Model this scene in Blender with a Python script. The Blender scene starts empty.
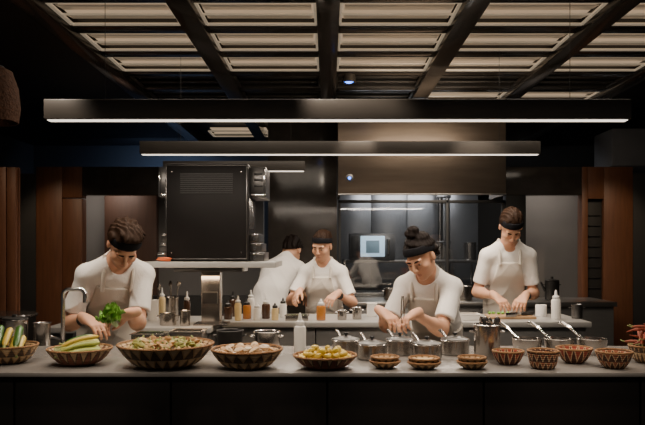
import bpy, bmesh, math, random
import numpy as np
from mathutils import Vector, Matrix
C = bpy.context.scene.collection
F, CX, CY, H = 680.0, 328.0, 250.0, 1.37
PI = math.pi
random.seed(7)
def X(px, d): return (px-CX)/F*d
def Z(py, d): return H-(py-CY)/F*d
def P(px, py, d): return Vector((X(px, d), d, Z(py, d)))

# ------------------------------------------------------------------ materials
def nd(nt, t, **kw):
    n = nt.nodes.new(t)
    for k, v in kw.items():
        if hasattr(n, k): setattr(n, k, v)
    return n
def mth(nt, op, a, b=None):
    n = nt.nodes.new('ShaderNodeMath'); n.operation = op
    for i, v in enumerate((a, b)):
        if v is None: continue
        if isinstance(v, (int, float)): n.inputs[i].default_value = v
        else: nt.links.new(v, n.inputs[i])
    return n.outputs[0]
def mix(nt, fac, a, b):
    n = nt.nodes.new('ShaderNodeMix'); n.data_type = 'RGBA'
    for s, v in ((0, fac), (6, a), (7, b)):
        if isinstance(v, (int, float)): n.inputs[s].default_value = v
        elif isinstance(v, tuple): n.inputs[s].default_value = (*v, 1)
        else: nt.links.new(v, n.inputs[s])
    return n.outputs[2]
def mat(name, col, rough=.5, metal=0, var=.15, scale=8, bump=0, bscale=60, stretch=(1, 1, 1), emit=0, ecol=None, coat=0, sss=0, spec=.5):
    m = bpy.data.materials.new(name); m.use_nodes = True
    nt = m.node_tree; b = nt.nodes['Principled BSDF']
    tc = nd(nt, 'ShaderNodeTexCoord'); mp = nd(nt, 'ShaderNodeMapping')
    nt.links.new(tc.outputs['Object'], mp.inputs[0]); mp.inputs['Scale'].default_value = stretch
    nz = nd(nt, 'ShaderNodeTexNoise'); nz.inputs['Scale'].default_value = scale; nz.inputs['Detail'].default_value = 5
    nt.links.new(mp.outputs[0], nz.inputs[0])
    lo = tuple(max(0, c*(1-var)) for c in col); hi = tuple(min(1, c*(1+var)) for c in col)
    nt.links.new(mix(nt, nz.outputs[0], lo, hi), b.inputs['Base Color'])
    b.inputs['Roughness'].default_value = rough; b.inputs['Metallic'].default_value = metal
    b.inputs['Specular IOR Level'].default_value = spec
    if coat: b.inputs['Coat Weight'].default_value = coat
    if sss:
        b.inputs['Subsurface Weight'].default_value = sss; b.inputs['Subsurface Scale'].default_value = .01
    if emit:
        b.inputs['Emission Color'].default_value = (*(ecol or col), 1); b.inputs['Emission Strength'].default_value = emit
    if bump:
        n2 = nd(nt, 'ShaderNodeTexNoise'); n2.inputs['Scale'].default_value = bscale
        nt.links.new(mp.outputs[0], n2.inputs[0])
        bp = nd(nt, 'ShaderNodeBump'); bp.inputs['Strength'].default_value = bump; bp.inputs['Distance'].default_value = .01
        nt.links.new(n2.outputs[0], bp.inputs['Height']); nt.links.new(bp.outputs[0], b.inputs['Normal'])
    return m
def basket(name, c1, c2, c3, n, h, rows=2):
    m = bpy.data.materials.new(name); m.use_nodes = True
    nt = m.node_tree; b = nt.nodes['Principled BSDF']
    tc = nd(nt, 'ShaderNodeTexCoord'); sp = nd(nt, 'ShaderNodeSeparateXYZ')
    nt.links.new(tc.outputs['Object'], sp.inputs[0])
    a = mth(nt, 'MULTIPLY', mth(nt, 'ARCTAN2', sp.outputs[1], sp.outputs[0]), n/(2*PI))
    t = mth(nt, 'MULTIPLY', mth(nt, 'ABSOLUTE', mth(nt, 'SUBTRACT', mth(nt, 'FRACT', a), .5)), 2)
    v = mth(nt, 'FRACT', mth(nt, 'MULTIPLY', sp.outputs[2], rows/h))
    k1 = mth(nt, 'GREATER_THAN', t, v)
    k2 = mth(nt, 'GREATER_THAN', mth(nt, 'ADD', t, .28), v)
    c = mix(nt, k1, mix(nt, k2, c1, c3), c2)
    nz = nd(nt, 'ShaderNodeTexNoise'); nz.inputs['Scale'].default_value = 90
    nt.links.new(tc.outputs['Object'], nz.inputs[0])
    c = mix(nt, mth(nt, 'MULTIPLY', nz.outputs[0], .4), c, tuple(x*.5 for x in c1))
    nt.links.new(c, b.inputs['Base Color']); b.inputs['Roughness'].default_value = .75
    w = mth(nt, 'SINE', mth(nt, 'MULTIPLY', sp.outputs[2], 900))
    bp = nd(nt, 'ShaderNodeBump'); bp.inputs['Strength'].default_value = .5; bp.inputs['Distance'].default_value = .004
    nt.links.new(w, bp.inputs['Height']); nt.links.new(bp.outputs[0], b.inputs['Normal'])
    return m
def glass(name, tint, fac=.12):
    m = bpy.data.materials.new(name); m.use_nodes = True
    nt = m.node_tree; nt.nodes.remove(nt.nodes['Principled BSDF'])
    t = nd(nt, 'ShaderNodeBsdfTransparent'); t.inputs[0].default_value = (*tint, 1)
    g = nd(nt, 'ShaderNodeBsdfGlossy'); g.inputs['Roughness'].default_value = .03
    mx = nd(nt, 'ShaderNodeMixShader'); mx.inputs[0].default_value = fac
    nt.links.new(t.outputs[0], mx.inputs[1]); nt.links.new(g.outputs[0], mx.inputs[2])
    nt.links.new(mx.outputs[0], nt.nodes['Material Output'].inputs[0])
    return m
def emis(name, col, s):
    return mat(name, col, .5, 0, .03, 4, emit=s, ecol=col)

M = dict(
 black=mat('black_lacquer', (.040, .034, .029), .14, 0, .35, 5, stretch=(3, .6, 3), bump=.03, bscale=6),
 blackm=mat('matt_black', (.015, .014, .013), .6, 0, .3, 6),
 beam=mat('dark_grey_paint', (.060, .053, .046), .4, 0, .2, 6),
 ovenb=mat('oven_enamel', (.008, .0065, .006), .5, 0, .3, 6, spec=.22),
 ceil=mat('black_ceiling', (.018, .016, .014), .5, 0, .3, 5),
 floor=mat('dark_tile', (.05, .045, .04), .4, 0, .3, 3),
 backw=mat('dark_back_wall', (.035, .033, .032), .7, 0, .2, 2),
 steel=mat('brushed_steel', (.45, .42, .39), .25, 1, .12, 10, stretch=(1, 1, 14)),
 chrome=mat('chrome', (.80, .78, .75), .12, 1, .04, 10),
 steelx=mat('brushed_steel_flat', (.52, .50, .47), .33, 1, .15, 9, stretch=(1, 12, 12)),
 dsteel=mat('dark_steel', (.15, .145, .14), .3, .9, .2, 8),
 fsteel=mat('cabinet_steel', (.19, .185, .175), .36, .6, .15, 8, stretch=(1, 1, 10)),
 bsteel=mat('back_room_steel', (.20, .20, .20), .32, .7, .45, 2.2),
 hood=mat('hood_steel', (.19, .15, .117), .34, .85, .3, 2.5, stretch=(1, 1, 8)),
 top=mat('grey_stone_top', (.215, .20, .183), .26, 0, .12, 25),
 mid=mat('mid_top', (.46, .445, .42), .34, .35, .1, 12),
 wood=mat('dark_wood', (.135, .054, .026), .45, 0, .4, 7, stretch=(6, 6, .6)),
 niche=mat('grey_plaster', (.25, .235, .22), .8, 0, .08, 5),
 brown=mat('brown_panel', (.085, .042, .026), .5, 0, .3, 5, stretch=(5, 5, .7)),
 shirt=mat('white_cotton', (.78, .745, .70), .9, 0, .05, 15, bump=.15, bscale=90, spec=.2),
 apron=mat('cream_apron', (.57, .52, .455), .9, 0, .06, 12, bump=.15, bscale=220, spec=.2),
 trous=mat('black_trousers', (.02, .02, .022), .85, 0, .2, 10),
 shoe=mat('black_shoe', (.012, .012, .012), .5),
 band=mat('black_headband', (.009, .009, .011), .85, 0, .3, 30, bump=.1, bscale=70, spec=.1),
 hairb=mat('brown_hair', (.020, .010, .0055), .6, 0, .6, 130, bump=.2, bscale=350, spec=.1),
 hairk=mat('black_hair', (.008, .005, .004), .6, 0, .5, 130, bump=.2, bscale=350, spec=.1),
 skin=mat('skin', (.57, .31, .195), .5, 0, .07, 12, sss=.08, spec=.3),
 lip=mat('lip', (.44, .20, .13), .5, 0, .1, 20),
 eyew=mat('eye_white', (.50, .45, .40), .25, 0, .02), eyed=mat('eye_iris', (.02, .012, .008), .2),
 white=mat('white_plastic', (.78, .75, .70), .4, 0, .04), wcap=mat('white_cap', (.7, .68, .65), .45),
 amber=mat('amber_liquid', (.45, .17, .03), .2, 0, .15, 20, coat=.5),
 cream=mat('cream_sauce', (.72, .55, .28), .35, 0, .1, 20), dsauce=mat('dark_sauce', (.06, .025, .012), .2, 0, .2, 20, coat=.5),
 blackp=mat('black_plastic', (.02, .019, .018), .4),
 iron=mat('cast_iron', (.035, .033, .031), .4, .6, .3, 30),
 tan=mat('tan_veg', (.60, .42, .19), .6, 0, .3, 25, bump=.4, bscale=60),
 olive=mat('olive_veg', (.28, .27, .05), .6, 0, .35, 25, bump=.4, bscale=60),
 rust=mat('rust_veg', (.44, .24, .09), .6, 0, .35, 25, bump=.4, bscale=60),
 mush=mat('mushroom_skin', (.58, .42, .26), .65, 0, .3, 30, bump=.3), mushs=mat('mushroom_stem', (.72, .62, .48), .7, 0, .1, 30),
 lemon=mat('lemon_skin', (.72, .52, .05), .45, 0, .2, 20, bump=.25, bscale=160),
 zuc=mat('courgette_skin', (.05, .14, .02), .35, 0, .4, 30), yel=mat('yellow_courgette', (.64, .46, .07), .4, 0, .25, 25),
 pale=mat('pale_courgette', (.42, .48, .12), .4, 0, .3, 30), stem=mat('veg_stem', (.30, .34, .12), .6, 0, .2, 40),
 leaf=mat('lettuce_leaf', (.15, .33, .04), .5, 0, .5, 30, bump=.4, bscale=40), lstem=mat('leaf_rib', (.5, .6, .3), .5),
 chil=mat('red_chilli', (.36, .085, .045), .7, 0, .4, 30), nut=mat('spice', (.30, .15, .06), .8, 0, .5, 120, bump=.8, bscale=160),
 board=mat('board_wood', (.36, .22, .11), .6, 0, .3, 6, stretch=(1, 8, 8)),
 panel=mat('panel_diffuser', (.45, .36, .27), .5, 0, .6, 3, emit=.32, ecol=(1, .76, .51)),
 louver=mat('panel_louver', (.62, .51, .39), .28, .8, .25, 4, emit=.085, ecol=(1, .78, .54)),
 pframe=mat('panel_frame', (.70, .62, .51), .28, .6, .1, 5, emit=.19, ecol=(1, .81, .58)),
 pdim=mat('panel_unlit', (.12, .108, .095), .35, .6, .2, 5),
 lamp=emis('warm_led', (1, .88, .74), 2.0), blue=emis('blue_glow', (.06, .22, 1), 6), screen=emis('screen_glow', (.55, .75, .90), 1.4), dscreen=emis('dim_screen', (.25, .36, .42), .5),
 grey=mat('grey_box', (.20, .20, .21), .6), wick=mat('wicker', (.10, .042, .02), .8, 0, .5, 50, bump=.8, bscale=70),
 glass=glass('partition_glass', (.86, .87, .88), .13), towel=mat('paper_towel', (.75, .73, .70), .9, 0, .05, 20), cloth=mat('orange_cloth', (.60, .13, .04), .9, 0, .2, 30, bump=.3),
)
TANC = (.52, .30, .13); DK = (.05, .02, .011); CRM = (.66, .46, .26); RED = (.36, .06, .03)

# ------------------------------------------------------------------ helpers
def tag(o, label=None, cat=None, group=None, kind=None):
    if label: o['label'] = label
    if cat: o['category'] = cat
    if group: o['group'] = group
    if kind: o['kind'] = kind
    return o
def thing(name, label, cat, loc=(0, 0, 0), rz=0, group=None):
    o = bpy.data.objects.new(name, None); C.objects.link(o); o.location = loc; o.rotation_euler = (0, 0, rz)
    o.empty_display_size = .05
    return tag(o, label, cat, group)
def obj(name, bm, m, parent=None, loc=None, rot=None):
    bmesh.ops.recalc_face_normals(bm, faces=bm.faces)
    for f in bm.faces: f.smooth = True
    for e in bm.edges:
        if len(e.link_faces) == 2 and e.calc_face_angle(0) > .6: e.smooth = False
    me = bpy.data.meshes.new(name); bm.to_mesh(me); bm.free()
    ms = m if isinstance(m, (list, tuple)) else [m]
    for q in ms: me.materials.append(q)
    o = bpy.data.objects.new(name, me); C.objects.link(o)
    if parent: o.parent = parent
    if loc is not None: o.location = loc
    if rot is not None: o.rotation_euler = rot
    return o
def dup(root, loc, rz=None, label=None, sc=None, rot=None, group=None):
    r = root.copy(); C.objects.link(r); r.location = loc
    if rz is not None: r.rotation_euler = (0, 0, rz)
    if rot is not None: r.rotation_euler = rot
    if sc: r.scale = sc if isinstance(sc, tuple) else (sc,)*3
    if label: r['label'] = label
    if group: r['group'] = group
    for ch in list(root.children):
        c = ch.copy(); C.objects.link(c); c.parent = r
        for g in list(ch.children):
            d = g.copy(); C.objects.link(d); d.parent = c
    return r
def NB(): return bmesh.new()
def box(bm, c, s, bev=.004, M4=None):
    t = bmesh.new()
    bmesh.ops.create_cube(t, size=1, matrix=Matrix.Translation(c) @ Matrix.Diagonal((*s, 1)))
    if bev: bmesh.ops.bevel(t, geom=list(t.edges), offset=min(bev, min(s)*.3), segments=2, affect='EDGES', profile=.5)
    if M4 is not None: bmesh.ops.transform(t, matrix=M4, verts=t.verts)
    merge(bm, t); return bm
def merge(bm, t):
    me = bpy.data.meshes.new('tmp'); t.to_mesh(me); t.free(); bm.from_mesh(me); bpy.data.meshes.remove(me)
def span(bm, x0, x1, y0, y1, z0, z1, bev=.004):
    return box(bm, ((x0+x1)/2, (y0+y1)/2, (z0+z1)/2), (abs(x1-x0), abs(y1-y0), abs(z1-z0)), bev)
def lathe(bm, prof, seg=36, off=(0, 0, 0), wob=0):
    rings = []
    ox, oy, oz = off
    for r, z in prof:
        if r < 1e-6: rings.append([bm.verts.new((ox, oy, oz+z))])
        else: rings.append([bm.verts.new((ox+r*math.cos(2*PI*i/seg), oy+r*math.sin(2*PI*i/seg), oz+z)) for i in range(seg)])
    for a, b in zip(rings, rings[1:]):
        for i in range(seg):
            j = (i+1) % seg
            if len(a) == 1 and len(b) == 1: continue
            if len(a) == 1: bm.faces.new((a[0], b[j], b[i]))
            elif len(b) == 1: bm.faces.new((a[i], a[j], b[0]))
            else: bm.faces.new((a[i], a[j], b[j], b[i]))
    return bm
def tube(bm, pts, r, seg=10):
    pts = [Vector(p) for p in pts]; n = len(pts)
    rs = r if isinstance(r, (list, tuple)) else [r]*n
    t0 = (pts[1]-pts[0]).normalized()
    u = t0.orthogonal().normalized(); rings = []
    for i, p in enumerate(pts):
        t = ((pts[min(i+1, n-1)]-pts[max(i-1, 0)])).normalized()
        u = (u-t*u.dot(t)).normalized(); v = t.cross(u)
        rings.append([bm.verts.new(p+rs[i]*(u*math.cos(2*PI*k/seg)+v*math.sin(2*PI*k/seg))) for k in range(seg)])
    for a, b in zip(rings, rings[1:]):
        for k in range(seg):
            j = (k+1) % seg; bm.faces.new((a[k], a[j], b[j], b[k]))
    bm.faces.new(rings[0][::-1]); bm.faces.new(rings[-1])
    return bm
def blob(bm, rad, amp=.1, fr=2.2, seed=0, sub=3, c=(0, 0, 0)):
    rnd = random.Random(seed); ph = [rnd.uniform(0, 6) for _ in range(6)]
    g = bmesh.ops.create_icosphere(bm, subdivisions=sub, radius=1)
    for v in g['verts']:
        p = v.co.copy()
        k = 1+amp*(math.sin(fr*p.x+ph[0])*math.sin(fr*p.y+ph[1])+.6*math.sin(2*fr*p.z+ph[2]+p.x*2))
        v.co = Vector((p.x*rad[0]*k+c[0], p.y*rad[1]*k+c[1], p.z*rad[2]*k+c[2]))
    return bm
def struct(name, bm, m, loc=None):
    return tag(obj(name, bm, m, None, loc), kind='structure')

# ------------------------------------------------------------------ setting
struct('floor', span(NB(), -4.2, 4.2, 1.2, 9.7, -.05, 0, 0), M['floor'])
struct('ceiling', span(NB(), -4.2, 4.2, 1.2, 9.7, 2.86, 2.92, 0), M['ceil'])
struct('wall_back', span(NB(), -4.2, 4.2, 9.7, 9.8, 0, 2.86, 0), M['backw'])
struct('wall_left', span(NB(), -4.3, -4.2, 1.2, 9.7, 0, 2.86, 0), M['backw'])
struct('wall_right', span(NB(), 4.2, 4.3, 1.2, 9.7, 0, 2.86, 0), M['backw'])
bm = NB()
for k in range(13):
    x = -3.25+k*.074; span(bm, x, x+.068, 5.0, 5.03, 0.01, 1.98, .004)
span(bm, -3.25, -2.29, 5.032, 5.06, 0.01, 1.98, 0)
struct('wall_left_slats', bm, M['wood'])
DP = 6.5
def part_wall(name, px0, px1, z0, z1, m, d=DP, t=.12):
    return struct(name, span(NB(), X(px0, d), X(px1, d), d, d+t, z0, z1, .004), m)
part_wall('wall_back_wood_left', 36, 62, 0, 2.165, M['wood'])
part_wall('wall_back_wood_left_inner', 62.3, 82, 0, 1.86, M['wood'])
part_wall('wall_back_wood_left_top', 62.3, 82, 1.87, 2.165, M['wood'])
bm = NB()
for a, b in ((582, 588), (604, 633)): span(bm, X(a, DP), X(b, DP), DP, DP+.12, 0, 2.165, .004)
span(bm, X(588, DP), X(604, DP), DP, DP+.12, 1.86, 2.165, .002)
struct('wall_back_wood_right', bm, M['wood'])
bm = NB()
span(bm, X(588.2, DP), X(603.8, DP), DP+.05, DP+.1, 0, 1.858, .002)
for k in range(9): span(bm, X(590, DP), X(602, DP), DP+.035, DP+.05, .9+.1*k, .91+.1*k, .002)
struct('door_1', bm, M['blackm'])
part_wall('wall_back_header_left', 82.2, 267, 1.895, 2.165, M['black'])
part_wall('wall_back_header_right', 506, 581.8, 1.895, 2.165, M['black'])
part_wall('wall_back_column', 268, 337, 0, 2.86, M['black'])
part_wall('wall_back_sill_left', 82.2, 267, 0, .93, M['blackm'])
part_wall('wall_back_sill_right', 337.2, 581.8, 0, .84, M['blackm'])
part_wall('wall_back_post', 506, 526, .841, 1.894, M['blackm'])
part_wall('wall_back_wing_left', -80, 35.8, 0, 2.1, M['blackm'])
part_wall('wall_back_wing_right', 633.2, 760, 0, 2.1, M['blackm'])
struct('wall_niche_left', span(NB(), -3.0, -.7, 7.4, 7.46, 0, 2.2, 0), M['niche'])
struct('wall_niche_right', span(NB(), 1.9, 3.1, 7.3, 7.36, 0, 2.2, 0), M['niche'])
struct('wall_niche_brown', span(NB(), X(105, 7.3), X(157, 7.3), 7.28, 7.38, 0, 2.19, .005), M['brown'])
# window between kitchen and back room
bm = NB()
x0, x1 = X(338, DP), X(505.5, DP); z0, z1 = .842, 1.85
for a in (x0+.015, X(448, DP), x1-.015): span(bm, a-.012, a+.012, DP+.02, DP+.07, z0, z1, .003)
span(bm, x0, x1, DP+.02, DP+.07, z1-.028, z1, .003); span(bm, x0, x1, DP+.02, DP+.07, z0, z0+.028, .003)
w = struct('window_1', bm, M['blackm'])
obj('window_pane', span(NB(), x0+.02, x1-.02, DP+.042, DP+.05, z0+.02, z1-.02, 0), M['glass'], w)
bm = NB()
for k in range(4): span(bm, .1+k*.44, .1+k*.44+.434, 8.4, 8.44, 0, 2.5, .003)
struct('wall_back_room', bm, M['bsteel'])

# ceiling grid: black beams
for i, x in enumerate((-1.64, -.81, 0, .81, 1.62, 2.42)):
    struct('trim_%d' % (i+1), span(NB(), x-.065, x+.065, 2.6, 9.6, 2.70, 2.858, .005), M['black'])
for i, y in enumerate((3.695, 4.225, 4.755, 5.285, 5.815, 6.345)):
    struct('trim_%d' % (i+7), span(NB(), -1.575, 2.355, y-.066, y+.066, 2.736, 2.857, .003), M['black'])
# ceiling panels
def make_panel(lit=True):
    t = thing('ceiling_light_panel', 'x', 'ceiling light')
    w, d = .335, .187
    bm = NB()
    for s in (-1, 1):
        span(bm, -w, w, s*d-.011, s*d+.011, -.010, .004, .002); span(bm, s*w-.012, s*w+.012, -d, d, -.010, .004, .002)
    obj('frame', bm, M['pframe' if lit else 'pdim'], t)
    obj('diffuser', span(NB(), -w+.01, w-.01, -d+.01, d-.01, .030, .04, 0), M['panel' if lit else 'pdim'], t)
    for y, wd in ((-.075, .13), (.085, .10)):
        R = Matrix.Translation((0, y, .008)) @ Matrix.Rotation(math.radians(8), 4, 'X')
        obj('louver', box(NB(), (0, 0, 0), (2*w-.05, wd, .004), .001, R), M['louver' if lit else 'pdim'], t)
    obj('cross_bar', span(NB(), -w+.011, w-.011, .008, .020, -.008, .004, .001), M['pframe' if lit else 'pdim'], t)
    return t
pl, pd = make_panel(), make_panel(False)
rowsn = ['front row', 'second row from the front', 'third row from the front', 'fourth row from the front', 'fifth row from the front']
coln = ['leftmost column', 'second column from the left', 'third column from the left', 'fourth column from the left', 'rightmost column']
first = {True: True, False: True}
for r, y in enumerate((3.96, 4.49, 5.02, 5.55, 6.08)):
    for c, x in enumerate((-1.225, -.405, .405, 1.215, 2.02)):
        lit = r < 3 or (r == 4 and c >= 3)
        lab = '%s louvered ceiling light panel, %s, %s' % ('bright cream' if lit else 'unlit dark', rowsn[r], coln[c])
        src = pl if lit else pd
        if first[lit]: first[lit] = False; src.location = (x, y, 2.75); tag(src, lab, 'ceiling light', 'ceiling light panels in the black grid')
        else: dup(src, (x, y, 2.75), label=lab)
for x, n in ((X(240, 8.05), 'left'), (X(302, 8.05), 'right')):
    dup(pl, (x, 8.05, 2.75), label='bright ceiling panel far behind the oven, %s one of the far pair' % n)
t = thing('ceiling_glint', 'small blue reflected glint in the ceiling grid at centre, built as a glowing disc', 'light reflection', P(349, 82, 5.2))  # blue light reflected on the ceiling, modelled as a small glowing disc
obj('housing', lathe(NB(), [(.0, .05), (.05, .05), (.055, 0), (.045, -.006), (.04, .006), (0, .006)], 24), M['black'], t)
obj('lens', lathe(NB(), [(0, -.010), (.02, -.007), (.038, .004), (0, .0045)], 24), M['blue'], t)  # rim and disc only carry the blue glint, no lamp sits here

# linear pendant lamps
def linear(px0, px1, pyb, d, hh, lab):
    z = Z(pyb, d); a, b = X(px0, d), X(px1, d)
    t = thing('linear_pendant_lamp', lab, 'pendant lamp', ((a+b)/2, d, z)); L = (b-a)/2
    obj('housing', span(NB(), -L, L, -.04, .04, .003, hh, .004), M['beam'], t)
    obj('light_strip', span(NB(), -L+.01, L-.01, -.022, .018, -.001, .0028, .001), M['lamp'], t)
    for s in (-.8, .8): obj('cable', tube(NB(), [(s*L, 0, hh), (s*L, 0, 2.855-z)], .0015, 6), M['blackm'], t)
    ld = bpy.data.lights.new('linear_glow', 'AREA'); ld.shape = 'RECTANGLE'; ld.size = 2*L-.1; ld.size_y = .06
    ld.color = (1, .85, .70)
    lo = bpy.data.objects.new('linear_glow', ld); C.objects.link(lo); lo.location = ((a+b)/2, d, z-.012)
    return ld
l1 = linear(47, 628, 121, 3.2, .095, 'longest black linear pendant lamp, nearest, above the front counter'); l1.energy = 34
l2 = linear(141, 539, 155, 4.67, .09, 'second black linear pendant lamp, above the middle counter'); l2.energy = 30
l3 = linear(164, 305, 171.5, 5.45, .08, 'shortest black linear pendant lamp, partly hidden behind the oven'); l3.energy = 1.0

# hood
bm = NB()
hx0, hx1, hy0, hz0 = X(338, 5.95), X(506, 5.95), 5.95, Z(195, 5.95)
span(bm, hx0, hx1, hy0, hy0+.02, hz0, 2.695, .003); span(bm, hx0, hx0+.02, hy0+.02, 6.49, hz0, 2.695, 0)
span(bm, hx1-.02, hx1, hy0+.02, 6.49, hz0, 2.695, 0); span(bm, hx0+.02, hx1-.02, hy0+.02, 6.49, hz0+.18, hz0+.2, 0)
t = thing('extractor_hood', 'brushed steel extractor hood with a blue indicator light above the glass', 'extractor hood')
obj('shell', bm, M['hood'], t)
obj('lower_lip', span(NB(), hx0, hx1, hy0-.012, hy0-.001, hz0, hz0+.012, .002), M['steelx'], t)
obj('indicator_light', lathe(NB(), [(0, 0), (.010, 0), (.036, .004), (.036, .010), (0, .010)], 20), M['dsteel'], t, P(349.5, 178, hy0-.011), (-PI/2, 0, 0))
obj('indicator_lens', lathe(NB(), [(0, -.004), (.012, -.003), (.013, .002), (0, .002)], 16), M['blue'], t, P(349.5, 178, hy0-.014), (-PI/2, 0, 0))

# ------------------------------------------------------------------ counters
t = thing('front_counter', 'long grey topped service counter with black front, in the foreground', 'counter', (0, 2.65, 0))
obj('worktop', span(NB(), -2.2, 2.2, 2.33-2.65, .33, .934, .95, .003), M['top'], t)
bm = NB()
for k in range(8): span(bm, -2.16+k*.54, -2.16+k*.54+.535, 2.345-2.65, .26, .02, .933, .004)
obj('front_panel', bm, M['ovenb'], t)
t = thing('prep_bench', 'low steel prep bench behind the front counter', 'bench', (0, 3.2, 0))
obj('worktop', span(NB(), -2.1, 2.1, -.215, .2, .845, .88, .004), M['steelx'], t)
obj('base', span(NB(), -2.06, 2.06, -.18, .15, .01, .844, .004), M['dsteel'], t)
t = thing('middle_counter', 'steel island counter in the middle of the kitchen', 'counter', (.55, 4.52, 0))
mx0, mx1 = X(222, 4.25)-.55, X(592, 4.25)-.55
obj('worktop', span(NB(), mx0, mx1, -.27, .28, .885, .92, .005), M['mid'], t)
bm = NB(); nseg = 4; wseg = (mx1-mx0-.04)/nseg
for k in range(nseg): span(bm, mx0+.02+k*wseg, mx0+.02+(k+1)*wseg-.006, -.24, .25, .08, .884, .004)
obj('cabinet_front', bm, M['fsteel'], t)
obj('plinth', span(NB(), mx0+.05, mx1-.05, -.2, .22, .0, .079, 0), M['blackm'], t)
t = thing('side_counter', 'steel counter carrying the oven stand behind the left cook', 'counter', (-1.1, 4.25, 0))
obj('worktop', span(NB(), -.55, .42, -.3, .4, .885, .92, .005), M['mid'], t)
obj('base', span(NB(), -.53, .40, -.27, .38, .0, .884, .004), M['fsteel'], t)
t = thing('back_counter', 'steel cooking range counter below the hood', 'counter', (.9, 6.15, 0))
obj('worktop', span(NB(), -.68, 1.6, -.28, .33, .88, .92, .005), M['steelx'], t)
obj('base', span(NB(), -.66, 1.58, -.25, .31, .0, .879, .004), M['fsteel'], t)
for k in range(6):
    obj('knob', lathe(NB(), [(0, .022), (.016, .02), (.02, 0), (0, 0)], 16), M['blackp'], t, (-.1+k*.16, -.2501, .82), (PI/2, 0, 0))

# ------------------------------------------------------------------ oven on its stand
t = thing('oven_stand', 'steel shelf on a single square post holding the black oven', 'stand', (-.68, 4.1, .921))
sx0, sx1 = X(142, 3.85)+.68, X(276, 3.85)+.68
zt = Z(262, 3.85)-.92
obj('shelf', span(NB(), sx0, sx1, -.25, .28, zt-.034, zt, .003), M['mid'], t)
obj('shelf_support', span(NB(), -.22, .18, -.14, .14, zt-.062, zt-.035, .003), M['dsteel'], t)
obj('post', span(NB(), -.075, .035, -.05, .05, .012, zt-.063, .004), M['steel'], t)
obj('base_plate', span(NB(), -.12, .08, -.08, .08, .0, .011, .002), M['steel'], t)
obj('socket_box', span(NB(), -.065, .025, -.075, -.051, .13, .2, .004), M['dsteel'], t)
zs = Z(262, 3.85)+.003
t = thing('oven', 'large black countertop oven seen from the rear on the steel shelf', 'oven', (-.697, 4.1, zs))
hw = .238; hz = Z(163, 3.9)-zs
obj('housing', span(NB(), -hw, hw, -.2, .2, .0, hz, .012), M['ovenb'], t)
bm = NB()
for a in ((-hw+.004, -hw+.010), (hw-.010, hw-.004)): span(bm, a[0], a[1], -.205, -.2, .01, hz-.01, .002)
for a in ((.01, .016), (hz-.016, hz-.01)): span(bm, -hw+.010, hw-.010, -.205, -.2, a[0], a[1], .002)
obj('rear_frame', bm, M['dsteel'], t)
bm = NB()
for k in range(10): span(bm, -.15, .15, -.204, -.2005, hz-.06-.012*k, hz-.065-.012*k, 0)
obj('vent_grille', bm, M['blackp'], t)
for (a, b) in ((-.2, hz-.05), (.2, hz-.05), (-.2, .05), (.2, .05)): obj('screw', lathe(NB(), [(0, .003), (.004, .002), (.005, 0), (0, 0)], 10), M['steel'], t, (a, -.2005, b), (PI/2, 0, 0))
for s in (-1, 1):
    a0, a1 = sorted((s*(hw+.001), s*(hw+.092)))
    if s < 0: a0 += .027
    obj('upper_shell', span(NB(), a0, a1, -.1, .19, hz-.19, hz-.01, .003), M['dsteel'], t)
    obj('shell_trim', span(NB(), a0+.004, a1-.004, -.106, -.1005, hz-.185, hz-.170, .002), M['chrome'], t)
    e0, e1 = (a1-.012, a1-.004) if s > 0 else (a0+.004, a0+.012)
    obj('edge_trim', span(NB(), e0, e1, -.106, -.1005, hz-.168, hz-.014, .002), M['chrome'], t)
    for j, (w_, z0_, z1_) in enumerate(((.085, .0, .05), (.070, .056, .105), (.055, .111, .16))):
        b0, b1 = sorted((s*(hw+.001), s*(hw+w_*(1 if s > 0 else .76))))
        obj('control_box', span(NB(), b0, b1, -.12, .19, z0_, z1_, .003), M['dsteel'], t)
        obj('control_trim', span(NB(), b0+.003, b1-.003, -.124, -.1205, z1_-.012, z1_-.004, .001), M['chrome'], t)
bm = NB()
for k in range(8): span(bm, hw+.0005, hw+.004, -.16+.03*k, -.145+.03*k, .19, hz-.2, .001)
obj('side_vent', bm, M['steel'], t)
bm = NB()
for k in range(3): span(bm, hw+.025, hw+.075, -.1045, -.1002, hz-.06-.035*k, hz-.045-.035*k, .001)
obj('shell_slot', bm, M['blackp'], t)
for k in range(3): obj('knob', lathe(NB(), [(0, .02), (.009, .02), (.011, 0), (0, 0)], 16), M['chrome'], t, (hw+.032, -.1245, .02+.054*k), (PI/2, 0, 0))
tag(obj('folded_cloth', blob(NB(), (.046, .018, .012), .2, 3, 5), M['cloth'], None, (X(164, 3.87), 3.872, zs+.013)), 'small orange-red cloth at the left end of the oven shelf', 'cloth')

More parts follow.
